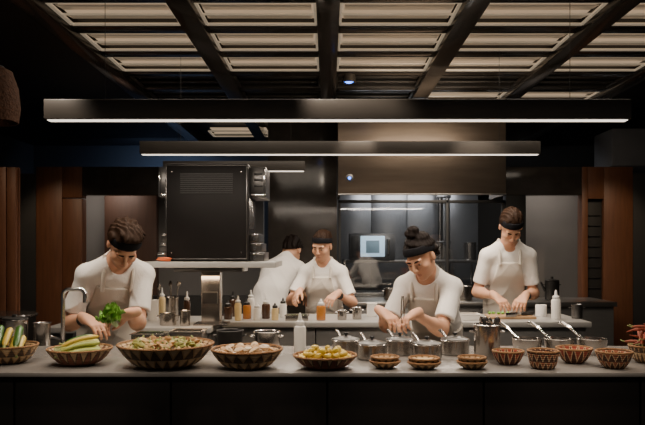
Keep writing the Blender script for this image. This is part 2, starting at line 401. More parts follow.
# ------------------------------------------------------------------ SDF people
class Field:
    BIG = .06
    def __init__(s, lo, hi, h):
        s.lo = np.array(lo, float); s.h = h
        s.n = np.ceil((np.array(hi)-s.lo)/h).astype(int)+1
        s.f = np.full(s.n, s.BIG, np.float32)
    def put(s, prim, k=.02, op='u'):
        lo, hi, fn = prim
        m = s.BIG
        i0 = np.clip(np.floor((np.array(lo)-m-s.lo)/s.h).astype(int), 0, s.n); i1 = np.clip(np.ceil((np.array(hi)+m-s.lo)/s.h).astype(int)+1, 0, s.n)
        if (i1 <= i0).any(): return
        ax = [(s.lo[i]+s.h*np.arange(i0[i], i1[i])).astype(np.float32) for i in range(3)]
        d = fn(ax[0][:, None, None], ax[1][None, :, None], ax[2][None, None, :])
        sl = tuple(slice(a, b) for a, b in zip(i0, i1)); a = s.f[sl]
        if op == 'u':
            d = np.minimum(d, s.BIG); hh = np.maximum(k-np.abs(a-d), 0)/k
            s.f[sl] = np.minimum(a, d)-hh*hh*k/4
        else:
            d = -d; hh = np.maximum(k-np.abs(a-d), 0)/k
            s.f[sl] = np.maximum(a, d)+hh*hh*k/4
    def glob(s, fn):
        ax = [(s.lo[i]+s.h*np.arange(s.n[i])).astype(np.float32) for i in range(3)]
        s.f = fn(s.f, ax[0][:, None, None], ax[1][None, :, None], ax[2][None, None, :]).astype(np.float32)
    def mesh(s, name, origin):
        f = s.f; n = s.n
        f[0] = f[-1] = .06; f[:, 0] = f[:, -1] = .06; f[:, :, 0] = f[:, :, -1] = .06
        ins = f < 0
        cor = [(i, j, k) for i in (0, 1) for j in (0, 1) for k in (0, 1)]
        cnt = np.zeros(n-1, np.int8)
        for (i, j, k) in cor: cnt += ins[i:n[0]-1+i, j:n[1]-1+j, k:n[2]-1+k]
        act = (cnt > 0) & (cnt < 8); idx = np.argwhere(act)
        pos = np.zeros((len(idx), 3)); c = np.zeros(len(idx))
        for a in cor:
            for e in range(3):
                if a[e]: continue
                b = list(a); b[e] = 1
                fa = f[idx[:, 0]+a[0], idx[:, 1]+a[1], idx[:, 2]+a[2]]; fb = f[idx[:, 0]+b[0], idx[:, 1]+b[1], idx[:, 2]+b[2]]
                x = (fa < 0) != (fb < 0); tt = np.where(x, fa/np.where(x, fa-fb, 1), 0)
                q = np.array(a, float)[None]+tt[:, None]*(np.array(b)-np.array(a))[None]
                pos += q*x[:, None]; c += x
        v = (idx+pos/c[:, None])*s.h+s.lo-np.array(origin)
        vid = np.full(n-1, -1, np.int32); vid[act] = np.arange(len(idx))
        quads = []
        for e in range(3):
            u, w = (e+1) % 3, (e+2) % 3
            s0 = [slice(None)]*3; s1 = [slice(None)]*3; s0[e] = slice(0, -1); s1[e] = slice(1, None)
            ch = np.argwhere(ins[tuple(s0)] != ins[tuple(s1)])
            g = []
            for du, dw in ((-1, -1), (0, -1), (0, 0), (-1, 0)):
                q = ch.copy(); q[:, u] += du; q[:, w] += dw; g.append(vid[q[:, 0], q[:, 1], q[:, 2]])
            g = np.stack(g, 1); up = ins[ch[:, 0], ch[:, 1], ch[:, 2]]
            g[~up] = g[~up][:, ::-1]; quads.append(g)
        q = np.concatenate(quads); q = q[(q >= 0).all(1)]
        me = bpy.data.meshes.new(name)
        me.vertices.add(len(v)); me.vertices.foreach_set('co', v.astype(np.float32).ravel())
        me.loops.add(4*len(q)); me.loops.foreach_set('vertex_index', q.astype(np.int32).ravel())
        me.polygons.add(len(q)); me.polygons.foreach_set('loop_start', np.arange(0, 4*len(q), 4, dtype=np.int32))
        me.polygons.foreach_set('use_smooth', np.ones(len(q), bool))
        me.update(calc_edges=True); me.validate()
        return me, v, q
def cap(a, b, ra, rb, cut=None):
    a, b = np.array(a, float), np.array(b, float); R = max(ra, rb)
    ba = b-a; L2 = max(ba@ba, 1e-9)
    def fn(x, y, z):
        px, py, pz = x-a[0], y-a[1], z-a[2]
        t = np.clip((px*ba[0]+py*ba[1]+pz*ba[2])/L2, 0, 1)
        d = np.sqrt((px-t*ba[0])**2+(py-t*ba[1])**2+(pz-t*ba[2])**2)-(ra+(rb-ra)*t)
        if cut is not None:
            o, nn = cut; d = np.maximum(d, (x-o[0])*nn[0]+(y-o[1])*nn[1]+(z-o[2])*nn[2])
        return d
    return np.minimum(a, b)-R, np.maximum(a, b)+R, fn
def ecap(a, b, ra, rb, side, c):
    a, b = np.array(a, float), np.array(b, float); R = max(ra, rb); ba = b-a; L = np.linalg.norm(ba); w = ba/L
    sd = np.array(side, float); sd = sd-w*(sd@w); sd /= np.linalg.norm(sd); fw = np.cross(w, sd)
    def fn(x, y, z):
        px, py, pz = x-a[0], y-a[1], z-a[2]
        t = px*w[0]+py*w[1]+pz*w[2]; u = px*sd[0]+py*sd[1]+pz*sd[2]; v = px*fw[0]+py*fw[1]+pz*fw[2]
        tc = np.clip(t/L, 0, 1); e = t-tc*L
        l = np.sqrt(u*u+(c*v)**2+(c*e)**2)+1e-6; g = np.sqrt(u*u+(c*c*v)**2+(c*c*e)**2)+1e-6
        return (l-(ra+(rb-ra)*tc))*l/g
    return np.minimum(a, b)-R, np.maximum(a, b)+R, fn
def ell(c, r, R=np.eye(3)):
    c = np.array(c, float); r = np.array(r, float); m = r.max()
    def fn(x, y, z):
        px, py, pz = x-c[0], y-c[1], z-c[2]
        q = [R[0, i]*px+R[1, i]*py+R[2, i]*pz for i in range(3)]
        k0 = np.sqrt(sum((q[i]/r[i])**2 for i in range(3)))+1e-6; k1 = np.sqrt(sum((q[i]/r[i]**2)**2 for i in range(3)))+1e-6
        return k0*(k0-1)/k1
    return c-m, c+m, fn
def unit(v): v = np.array(v, float); return v/np.linalg.norm(v)
def rot(ax, a):
    return np.array(Matrix.Rotation(a, 3, ax))
def hand(f, W, d, n, thumb, s, curl=.5):
    d = unit(d); n = np.array(n, float); n = unit(n-d*(n@d)); ac = np.cross(d, n)*thumb   # ac points to the thumb side
    f.put(cap(W-d*.03*s, W+d*.02*s, .025*s, .024*s), .015)
    for i, o in enumerate((.031, .0105, -.0105, -.030)):
        kn = W+d*(.088-.006*abs(i-1))*s+ac*o*s
        f.put(cap(W+d*.012*s+ac*o*.5*s, kn, .0145*s, .0115*s), .014)
        L = (.072, .080, .074, .058)[i]*s; p = kn; a = .15+.08*i*curl
        for j, fr in enumerate((.45, .31, .24)):
            a += curl*(.55, .75, .5)[j]
            q = p+L*fr*(d*math.cos(a)+n*math.sin(a)+ac*.06*(1.5-i)); f.put(cap(p, q, (.0097, .0088, .008)[j]*s, (.0088, .008, .0068)[j]*s), .004); p = q
    p0 = W+d*.022*s+ac*.022*s+n*.006*s; p1 = p0+.042*s*unit(d*.7+ac*.65+n*.35); p2 = p1+.032*s*unit(d*.85+ac*.2+n*.5); p3 = p2+.025*s*unit(d*.9+n*.45-ac*.1)
    f.put(cap(p0, p1, .0155*s, .0125*s), .012); f.put(cap(p1, p2, .0115*s, .0098*s), .004); f.put(cap(p2, p3, .0098*s, .0078*s), .004)

def person(label, head, yaw, s, hyaw, pitch, roll, hands, hair='brown', style='short', side=0., apron=True, band=True, watch=0):
    Ry = rot('Z', yaw)
    def chain(L):
        U = lambda a: np.array([side*math.sin(a), -math.sin(a), math.cos(a)])
        pv = np.array([0, 0, .93]); wa = pv+.17*U(.5*L); ch = wa+.19*U(L); nb = ch+.20*U(L); hd = nb+.155*U(L+.25)
        return pv, wa, ch, nb, hd, U(L)
    lo_, hi_ = 0., 1.35
    for _ in range(30):
        m = (lo_+hi_)/2
        if chain(m)[4][2]*s > head[2]: lo_ = m
        else: hi_ = m
    pv, wa, ch, nb, hd, ul = chain(m)
    off = np.array(head)-s*(Ry@hd); off[2] = 0
    W = lambda p: off+s*(Ry@np.array(p, float))
    V = lambda p: Ry@np.array(p, float)
    sd = V((1, 0, 0)); up = unit(V(ul)); fw = unit(np.cross(up, sd))
    if fw@V((0, -1, 0)) < 0: fw = -fw
    pvw, waw, chw, nbw, hdw = map(W, (pv, wa, ch, nb, hd))
    RH = rot('Z', yaw+hyaw)@rot('X', pitch)@rot('Y', roll)
    HD = lambda p: hdw+s*(RH@np.array(p, float))
    base = (pvw[0], pvw[1], 0.)
    sh = {}; el = {}; wr = {}
    for g in (-1, 1):
        S = nbw-up*.085*s+sd*g*.150*s+fw*.020*s; Wt = np.array(hands[g][0], float); a, b = .285*s, .255*s
        D = Wt-S; L = np.linalg.norm(D)
        if L > (a+b)*.985: Wt = S+D/L*(a+b)*.985; D = Wt-S; L = np.linalg.norm(D)
        pole = V((g*hands[g][4] if len(hands[g]) > 4 else g*.32, .45, -.8)); w = D/L; pole = unit(pole-w*(pole@w))
        x = (a*a-b*b+L*L)/(2*L); hgt = math.sqrt(max(a*a-x*x, 1e-6))
        sh[g] = S; el[g] = S+w*x+pole*hgt; wr[g] = Wt
    hips = {g: pvw+sd*g*.09*s-np.array([0, 0, .03*s]) for g in (-1, 1)}
    fr0 = V((0, -1, 0))
    knee = {g: np.array([hips[g][0], hips[g][1], .50*s])+sd*g*.015*s+fr0*.02*s for g in (-1, 1)}
    ank = {g: np.array([hips[g][0], hips[g][1], .085*s])+sd*g*.02*s for g in (-1, 1)}
    allp = [pvw, waw, chw, nbw, hdw]+[q for dct in (sh, el, wr, hips, knee, ank) for q in dct.values()]
    lo = np.min(allp, 0)-.2*s; hi = np.max(allp, 0)+.2*s; lo[2] = -.005
    def torso(f, inf, k=.05, top=True):
        f.put(ecap(pvw-up*.02*s, waw, .142*s+inf, .124*s+inf, sd, 1.4), k)
        f.put(ecap(waw, chw, .124*s+inf, .136*s+inf, sd, 1.35), k)
        f.put(ecap(chw, nbw-up*.095*s, .136*s+inf, .108*s+inf, sd, 1.45), k)
        if top:
            f.put(cap(sh[-1], sh[1], .041*s+inf, .041*s+inf), .035)
            for g in (-1, 1): f.put(cap(sh[g]+up*.004*s, nbw+up*.018*s, .033*s+inf, .040*s+inf), .03)
    root = thing('person', label, 'person', base)
    # ---- body
    f = Field(lo, hi, .005)
    torso(f, 0)
    f.put(cap(nbw-up*.04*s, HD((0, .02, -.05)), .054*s, .050*s), .03)
    for g in (-1, 1):
        f.put(cap(sh[g], el[g], .044*s, .036*s), .03); f.put(cap(el[g], wr[g], .037*s, .0245*s), .02)
        mm = el[g]*.72+wr[g]*.28; f.put(cap(el[g]*.9+wr[g]*.1, mm, .038*s, .038*s), .03)
        f.put(cap(hips[g], knee[g], .085*s, .056*s), .05); f.put(cap(knee[g], ank[g], .054*s, .036*s), .03)
        f.put(cap(knee[g]*.75+ank[g]*.25-fr0*.015*s, knee[g]*.5+ank[g]*.5-fr0*.01*s, .052*s, .044*s), .03)
        f.put(cap(ank[g]-np.array([0, 0, .04*s])-fr0*.03*s, ank[g]-np.array([0, 0, .055*s])+fr0*.15*s, .036*s, .028*s), .03)
    f.put(ell(HD((0, .015, .035)), (.075*s, .095*s, .090*s), RH), .02)
    f.put(ell(HD((0, -.025, -.045)), (.057*s, .066*s, .072*s), RH), .03)
    f.put(ell(HD((0, -.070, -.097)), (.024*s, .020*s, .018*s), RH), .025)
    for g in (-1, 1):
        f.put(ell(HD((g*.038, -.060, -.026)), (.025*s, .024*s, .022*s), RH), .025)
        f.put(ell(HD((g*.076, .008, -.004)), (.010*s, .020*s, .032*s), RH), .008)
    f.put(cap(HD((-.042, -.080, .026)), HD((.042, -.080, .026)), .010*s, .010*s), .018)
    for g in (-1, 1): f.put(ell(HD((g*.031, -.102, .006)), (.016*s, .0165*s, .011*s), RH), .012, 's')
    f.put(cap(HD((0, -.088, .018)), HD((0, -.112, -.026)), .0075*s, .0115*s), .012)
    for g in (-1, 1): f.put(ell(HD((g*.011, -.104, -.030)), (.009*s, .010*s, .008*s), RH), .006)
    for g in (-1, 1): f.put(ell(HD((g*.031, -.0815, .011)), (.0145*s, .0125*s, .0095*s), RH), .004)
    for q, (zz, rz_) in enumerate(((-.0560, .0050), (-.0675, .0060))):       # lips: centre and slightly lower corners
        f.put(cap(HD((0, -.0905, zz)), HD((.013, -.0870, zz-.003)), rz_*s, rz_*.7*s), .005)
        f.put(cap(HD((0, -.0905, zz)), HD((-.013, -.0870, zz-.003)), rz_*s, rz_*.7*s), .005)
    for g in (-1, 1): hand(f, wr[g], hands[g][1], hands[g][2], 1 if g == -1 else -1, s, hands[g][3])
    me, v, q = f.mesh('body', base)
    me.materials.append(M['skin']); me.materials.append(M['lip'])
    ctr = v[q].mean(1)+np.array(base); lc = (ctr-hdw)@RH/s
    e = ((lc[:, 0])/.018)**2+((lc[:, 2]+.0635+.18*np.abs(lc[:, 0]))/.0100)**2
    me.polygons.foreach_set('material_index', ((e < 1) & (lc[:, 1] < -.085) & (np.linalg.norm(lc, axis=1) < .2)).astype(np.int32))
    o = bpy.data.objects.new('body', me); C.objects.link(o); o.parent = root
    def add(name, fld, m):
        me, v, q = fld.mesh(name, base)
        me.materials.append(m); o = bpy.data.objects.new(name, me); C.objects.link(o); o.parent = root; return o
    rnd = np.random.RandomState(int(abs(head[0])*1000) % 999)
    ph = rnd.rand(8)*6
    def wr_fn(amp):
        # drapery: soft crossing pull folds that run down from the shoulders and gather at the waist
        def fn(ff, x, y, z):
            q0 = (x-waw[0], y-waw[1], z-waw[2])
            u = sum(q0[i]*sd[i] for i in range(3)); h = sum(q0[i]*up[i] for i in range(3)); v = sum(q0[i]*fw[i] for i in range(3))
            w0 = .8*np.sin(9*u+ph[0]+6*v)+.8*np.sin(8*h+ph[1])
            r1 = 1-2*np.abs(np.sin(22*(h+.9*np.abs(u))+w0+ph[2]))**.5
            r2 = 1-2*np.abs(np.sin(18*(h-.8*u)+1.3*w0+ph[3]+5*v))**.5
            r3 = np.sin(42*u+9*h+w0*1.5+ph[4])
            lowm = np.clip(1.15-h*2.2, .55, 1.2)
            return ff-amp*(lowm*(r1+.8*r2)+.35*r3)
        return fn
    # ---- shirt: draped shell, then a snug lining so that it stays closed over the body
    lo2 = np.min([pvw, waw, chw, nbw, sh[-1], sh[1], el[-1], el[1]], 0)-.24; hi2 = np.max([pvw, waw, chw, nbw, sh[-1], sh[1], el[-1], el[1]], 0)+.24
    f = Field(lo2, hi2, .005); torso(f, .013)
    cuts = {}
    for g in (-1, 1):
        ax = unit(el[g]-sh[g]); L = np.linalg.norm(el[g]-sh[g]); cuts[g] = (sh[g]+ax*L*.74, ax, L)
        f.put(cap(sh[g], sh[g]+ax*L*.95, .051*s, .062*s, (cuts[g][0], ax)), .015)
    f.glob(wr_fn(.0048))
    torso(f, .0065, .045)
    for g in (-1, 1): f.put(cap(sh[g], el[g], .044*s+.0065, .044*s+.0065, cuts[g][:2]), .02)
    f.put(cap(nbw-up*.010*s+fw*.012*s, HD((0, .0, -.09)), .062*s, .073*s), .006, 's')
    for g in (-1, 1):
        o_, n_, _L = cuts[g]
        f.glob(lambda ff, x, y, z, o_=o_, n_=n_, g=g: np.where(((x-o_[0])**2+(y-o_[1])**2+(z-o_[2])**2) < .085**2, np.maximum(ff, (x-o_[0])*n_[0]+(y-o_[1])*n_[1]+(z-o_[2])*n_[2]-.001+0*ff), ff) if np.abs((o_-chw)@sd) > .19*s else ff)
    upz = unit(pvw-waw)
    f.glob(lambda ff, x, y, z: np.maximum(ff, (x-pvw[0])*upz[0]+(y-pvw[1])*upz[1]+(z-pvw[2])*upz[2]-.09*s))
    add('t_shirt', f, M['shirt'])
    # ---- trousers and shoes
    f = Field((lo[0], lo[1], .0), (hi[0], hi[1], pvw[2]+.2), .009)
    f.put(ecap(pvw-np.array([0, 0, .05*s]), pvw+upz*-.06*s, .150*s, .144*s, sd, 1.35), .05)
    for g in (-1, 1):
        f.put(cap(hips[g], knee[g], .096*s, .074*s), .04); f.put(cap(knee[g], ank[g]+np.array([0, 0, .01]), .072*s, .062*s), .03)
    f.glob(wr_fn(.0015)); f.glob(lambda ff, x, y, z: np.maximum(ff, .045-z+0*x)); add('trousers', f, M['trous'])
    for g in (-1, 1):
        f = Field(ank[g]-.3, ank[g]+.3, .006)
        f.put(cap(ank[g]-np.array([0, 0, .03*s])-fr0*.035*s, ank[g]-np.array([0, 0, .045*s])+fr0*.16*s, .052*s, .042*s), .02)
        f.put(cap(ank[g]-np.array([0, 0, .02*s])-fr0*.02*s, ank[g]+np.array([0, 0, .01*s]), .05*s, .048*s), .02)
        f.glob(lambda ff, x, y, z: np.maximum(ff, .002-z+0*x)); add('shoe', f, M['shoe'])
    # ---- apron
    if apron:
        f = Field(lo2-np.array([.05, .05, .45]), hi2, .005); torso(f, .026, .05, False)
        f.put(cap(sh[-1]*.75+sh[1]*.25, sh[1]*.75+sh[-1]*.25, .041*s+.025, .041*s+.025), .05)
        f.put(ecap(pvw, np.array([pvw[0], pvw[1], .5*s])+fr0*.03*s, .180*s, .195*s, sd, 1.35), .05)
        f.glob(wr_fn(.0048)); torso(f, .021, .045, False)
        def cutf(ff, x, y, z):
            q0 = (x-waw[0], y-waw[1], z-waw[2])
            u = sum(q0[i]*sd[i] for i in range(3)); h = sum(q0[i]*up[i] for i in range(3))
            q1 = sum(q0[i]*fw[i] for i in range(3)); q2 = (x-pvw[0])*fr0[0]+(y-pvw[1])*fr0[1]+0*z
            front = np.where(h > 0, q1, np.maximum(q2, q1*0-.5))
            wid = np.where(h > 0, .130*s-np.clip(h-.06*s, 0, 1)*.22, .165*s)
            d = np.maximum(ff, .035*s-front); d = np.maximum(d, np.abs(u)-wid); d = np.maximum(d, h-.285*s)
            return np.maximum(d, .46*s-z)
        f.glob(cutf); ap = add('apron', f, M['apron'])
        for g in (-1, 1):
            bib = waw+up*.275*s+sd*g*.074*s+fw*.115*s
            pts = [bib, nbw-up*.045*s+sd*g*.076*s+fw*.080*s, nbw+up*.036*s+sd*g*.074*s+fw*.0*s, nbw-up*.05*s+sd*g*.05*s-fw*.098*s]
            b0 = Vector(base)
            mid = []
            for i in range(len(pts)-1):
                for tt in (0, .33, .66): mid.append(Vector(pts[i]*(1-tt)+pts[i+1]*tt)-b0)
            mid.append(Vector(pts[-1])-b0)
            obj('strap', tube(NB(), mid, .012*s, 8), M['apron'], ap)
    # ---- hair, headband
    hm = M['hairk' if hair == 'black' else 'hairb']
    f = Field(hdw-.28*s, hdw+.28*s, .005)
    if style == 'curly':
        f.put(ell(HD((0, .025, .048)), (.085*s, .103*s, .092*s), RH), .02)
        f.put(ell(HD((0, .030, .150)), (.043*s, .043*s, .036*s), RH), .012)
        f.put(ell(HD((0, .085, -.02)), (.07*s, .045*s, .06*s), RH), .03)
    elif style == 'tousled':
        f.put(ell(HD((0, .018, .052)), (.086*s, .110*s, .090*s), RH), .02)
        f.put(ell(HD((.015, -.03, .125)), (.060*s, .06*s, .028*s), RH), .03); f.put(ell(HD((0, .07, -.01)), (.07*s, .045*s, .06*s), RH), .03)
    elif style == 'tied':
        f.put(ell(HD((0, .020, .045)), (.083*s, .103*s, .093*s), RH), .02); f.put(ell(HD((0, .065, -.03)), (.066*s, .045*s, .06*s), RH), .03)
        f.put(ell(HD((0, .135, .05)), (.038*s, .036*s, .038*s), RH), .02)
    else:
        f.put(ell(HD((0, .020, .048)), (.083*s, .104*s, .096*s), RH), .02); f.put(ell(HD((0, .065, -.02)), (.066*s, .045*s, .055*s), RH), .03)
    amp = dict(curly=.0036, tousled=.0046, short=.0032).get(style, .0022)
    def hcut(ff, x, y, z):
        px, py, pz = (x-hdw[0])/s, (y-hdw[1])/s, (z-hdw[2])/s
        lx = RH[0, 0]*px+RH[1, 0]*py+RH[2, 0]*pz; ly = RH[0, 1]*px+RH[1, 1]*py+RH[2, 1]*pz; lz = RH[0, 2]*px+RH[1, 2]*py+RH[2, 2]*pz
        if style == 'curly': nn = np.sin(190*x+40*z)*np.sin(170*y+60*x)+np.sin(160*z-60*y)
        else: nn = np.sin(200*lx+60*ly+4*np.sin(35*ly+20*lx))+.7*np.sin(150*lx-65*lz+3*np.sin(40*lz+15*lx))
        return np.maximum(ff+amp*nn, np.maximum((.02-ly)-.95*(lz-.01), -ly-.085)*.7*s)
    f.glob(hcut); add('hair', f, hm)
    if band:
        f = Field(hdw-.24*s, hdw+.24*s, .005); g_ = .003 if style in ('short', 'tied') else .005
        f.put(ell(HD((0, .014, .042)), ((.083+g_)*s, (.104+g_)*s, (.096+g_)*s), RH), .02)
        nl = RH@unit((0, .34, 1)); c0 = HD((0, 0, .054))
        th = .023
        def bcut(ff, x, y, z):
            h = (x-c0[0])*nl[0]+(y-c0[1])*nl[1]+(z-c0[2])*nl[2]
            return np.maximum(ff, np.abs(h)-th*s)
        f.put(ell(HD((.0, .122, .02)), (.022*s, .016*s, .02*s), RH), .02)
        f.glob(bcut); add('headband', f, M['band'])
    if watch:
        c = wr[watch]*.86+el[watch]*.14; ax = unit(el[watch]-wr[watch])
        f = Field(c-.07, c+.07, .003)
        f.put(cap(c-ax*.013, c+ax*.013, .0325*s, .0335*s), .003)
        f.glob(lambda ff, x, y, z: np.maximum(ff, np.abs((x-c[0])*ax[0]+(y-c[1])*ax[1]+(z-c[2])*ax[2])-.015))
        add('wristwatch', f, M['blackp'])
    # ---- eyes and brows
    for g in (-1, 1):
        bm = NB(); bmesh.ops.create_uvsphere(bm, u_segments=20, v_segments=14, radius=.0120*s)
        c = Vector(HD((g*.031, -.0795, .006)))-Vector(base)
        gz = Vector(RH@unit((0, -.90, -.42)))
        for fc in bm.faces:
            if fc.normal.dot(gz) > .78: fc.material_index = 1
        bmesh.ops.translate(bm, verts=bm.verts, vec=c); obj('eye', bm, [M['eyew'], M['eyed']], root)
        pts = [Vector(HD((g*a, b_, c_)))-Vector(base) for a, b_, c_ in ((.013, -.0940, .021), (.03, -.0935, .026), (.048, -.082, .023))]
        obj('eyebrow', tube(NB(), pts, [.0038*s, .0047*s, .0025*s], 8), hm, root)
    return dict(root=root, wr=wr, el=el)

p1 = person('cook in white t-shirt and apron at the left, head bowed over green lettuce', P(124, 245, 3.42), .42, .95, 0, .92, .1,
   {-1: (P(86, 319, 3.34), (.8, -.35, -.35), (.2, .1, -1), .5), 1: (P(131, 313, 3.27), (-.9, -.25, -.15), (-.1, -.5, -.8), .75, .1)}, 'brown', 'tousled', side=.12, watch=-1)
p2 = person('cook in white t-shirt and black headband behind the sauce bottles, centre', P(322, 246, 5.0), -.15, .865, -.25, .40, .08,
   {-1: (P(299, 292, 4.80), (-.35, -.75, -.5), (.5, -.2, -.8), .5, .6), 1: (P(337, 294, 4.82), (-.65, -.6, -.45), (-.5, -.2, -.8), .6, .5)}, 'brown', 'tied', side=0, watch=1)
p3 = person('cook with dark hair in a bun and headband looking down, plating behind the saucepans', P(421, 257, 3.5), -.5, .885, -.15, .60, -.16,
   {-1: (P(382, 312, 3.38), (.6, -.6, -.4), (.3, -.1, -1), .55), 1: (P(415, 314, 3.30), (-.75, -.5, -.35), (-.2, -.3, -.9), .8, .25)}, 'black', 'curly', side=.08)
p4 = person('tall cook in white t-shirt and apron chopping at the right of the middle counter', P(511, 227, 4.80), -.05, .965, 0, .85, 0,
   {-1: (P(495, 296, 4.72), (.5, -.7, -.5), (.3, -.1, -1), .5), 1: (P(525, 296, 4.70), (-.55, -.65, -.5), (-.3, -.1, -1), .7)}, 'brown', 'short', watch=1)
p5 = person('cook in white bending away behind the oven shelf, partly hidden', P(292, 251, 5.86), 2.75, .95, .1, .8, 0,
   {-1: (P(302, 294, 6.12), (.4, .6, -.6), (0, 0, -1), .5), 1: (P(278, 294, 6.12), (.4, .6, -.5), (0, 0, -1), .5)}, 'black', 'tousled', apron=False, band=False)

# things in the cooks' hands
lt = thing('lettuce', 'bunch of frilly green lettuce held by the left cook', 'lettuce', P(112, 320, 3.17))
bm = NB(); rnd = random.Random(3)
for k in range(24):
    a = rnd.uniform(0, 2*PI); e = rnd.uniform(-.1, 1.2); L = rnd.uniform(.055, .088); wv = rnd.uniform(.022, .035)
    d = Vector((math.cos(a)*math.cos(e), math.sin(a)*math.cos(e), math.sin(e))); sdv = d.cross(Vector((0, 0, 1))).normalized(); nn = sdv.cross(d)
    g = [[None]*7 for _ in range(7)]
    for i in range(7):
        for j in range(7):
            u = i/6; v = j/3-1; w_ = wv*math.sin(PI*min(1, .1+u*.8))
            g[i][j] = bm.verts.new(d*L*u+sdv*w_*v+nn*(.015*u*u-.014*abs(v)*math.sin(11*u+k)+.008*math.sin(6*v+k+5*u)))
    for i in range(6):
        for j in range(6): bm.faces.new((g[i][j], g[i+1][j], g[i+1][j+1], g[i][j+1]))
obj('leaves', bm, M['leaf'], lt)
obj('stalk', tube(NB(), [(0, 0, .01), (.01, 0, -.015), (.025, 0, -.03)], [.014, .012, .009]), M['lstem'], lt)
w3 = Vector(p3['wr'][1]); tip = w3+Vector((-.065, -.045, -.04))
t = thing('tweezers', 'thin steel plating tweezers in the hand of the cook with the bun', 'tweezers', tip)
for s in (-1, 1): obj('arm', tube(NB(), [(.003*s, 0, .13), (.008*s, 0, .05), (.002*s, 0, -.03)], [.003, .003, .0015], 8), M['steel'], t)
t = thing('cutting_board', 'wooden cutting board in front of the tall cook', 'cutting board', (X(510, 4.5), 4.5, .92))
obj('board', span(NB(), -.15, .15, -.09, .09, .001, .018, .004), M['board'], t)
obj('groove', span(NB(), -.135, .135, -.078, -.072, .018, .0186, 0), M['brown'], t)
kn = thing('kitchen_knife', 'kitchen knife on the board by the tall cook', 'knife', (X(522, 4.44), 4.44, .940), .5)
obj('blade', box(NB(), (-.07, 0, .012), (.14, .002, .028), .0008), M['steel'], kn); obj('handle', box(NB(), (.05, 0, .012), (.1, .014, .022), .005), M['blackp'], kn)
for k in range(5):
    tag(obj('chopped_vegetable', blob(NB(), (.013, .010, .009), .2, 3, k, 2), M['leaf'], None, (X(492, 4.48)+.03*k, 4.545+.012*(k % 2), .949)), 'small piece of chopped green vegetable on the cutting board', 'vegetable', 'chopped greens on the board')

# ------------------------------------------------------------------ woven bowls
CT = .95
def bowl_prof(r, h, rb, wt=.009):
    out = [(0, 0.0), (rb*.9, 0.0), (rb, .004)]
    for i in range(1, 9):
        u = i/8; out.append((rb+(r-rb)*(u**.62), .004+(h-.004)*u))
    out.append((r-wt*.4, h+.004))
    for i in range(8, -1, -1):
        u = i/8; out.append((max(.005, rb+(r-rb)*(u**.62)-wt), .012+(h-.012)*u-.001))
    out.append((0, .012)); return out
def bowl(px, d, r, h, rb, m, label, rim='nut', z=CT+.001):
    t = thing('woven_bowl', label, 'bowl', (X(px, d), d, z))
    obj('basket', lathe(NB(), bowl_prof(r, h, rb), 64), m, t)
    bm = NB(); n = 64
    tube(bm, [((r-.003)*math.cos(2*PI*i/n), (r-.003)*math.sin(2*PI*i/n), h+.002) for i in range(n+1)], .0042, 8)
    obj('rim', bm, M[rim], t)
    return t
BK = [basket('basket_a', CRM, DK, TANC, 24, .08, 2), basket('basket_b', CRM, DK, TANC, 18, .06, 2), basket('basket_c', RED, DK, CRM, 13, .055, 1),
      basket('basket_d', (.34, .11, .05), DK, CRM, 15, .055, 2), basket('basket_e', CRM, (.20, .045, .025), DK, 20, .06, 1), basket('basket_f', CRM, DK, TANC, 12, .024, 1)]
b1 = bowl(9, 2.54, .104, .062, .06, BK[1], 'woven zigzag bowl at the far left, holding green and yellow courgettes')
b2 = bowl(80, 2.5, .116, .056, .06, BK[4], 'woven bowl of long pale courgettes, second from the left')
b3 = bowl(166, 2.46, .172, .078, .095, BK[0], 'widest woven zigzag bowl, heaped with small tan, olive and rusty squashes')
b4 = bowl(247, 2.43, .128, .064, .070, BK[1], 'woven bowl of pale mushrooms beside the widest bowl')
b5 = bowl(325, 2.43, .114, .042, .065, BK[4], 'shallow woven bowl of small yellow fruit at the centre')
b6 = bowl(385, 2.42, .055, .022, .030, BK[5], 'small woven bowl right of the yellow fruit, bottom one of its stack')
b6b = bowl(385, 2.42, .051, .022, .030, BK[5], 'small woven bowl right of the yellow fruit, top one of its stack', z=CT+.0155)
b7 = bowl(424, 2.41, .059, .020, .034, BK[5], 'small woven bowl before the saucepans, bottom one of the middle stack')
b7b = bowl(424, 2.41, .055, .020, .034, BK[5], 'small woven bowl before the saucepans, top one of the middle stack', z=CT+.0150)
b8 = bowl(472, 2.41, .054, .022, .033, BK[5], 'small woven bowl in front of the tall utensil pot, bottom of its stack')
b8b = bowl(472, 2.41, .050, .022, .033, BK[5], 'small woven bowl in front of the tall utensil pot, top of its stack', z=CT+.0155)
b9 = bowl(508, 2.50, .058, .046, .034, BK[2], 'red-brown woven bowl beside the tall utensil pot')
b10 = bowl(543, 2.41, .055, .060, .040, BK[3], 'dark brown woven bowl with steep sides near the counter edge')
b11 = bowl(574, 2.53, .066, .052, .034, BK[2], 'red-brown woven bowl in front of the rightmost frying pans')
b12 = bowl(614, 2.42, .064, .056, .036, BK[3], 'brown woven bowl near the right end of the counter')
b13 = bowl(648, 2.54, .070, .060, .045, BK[0], 'woven bowl of dried red chillies at the right edge')
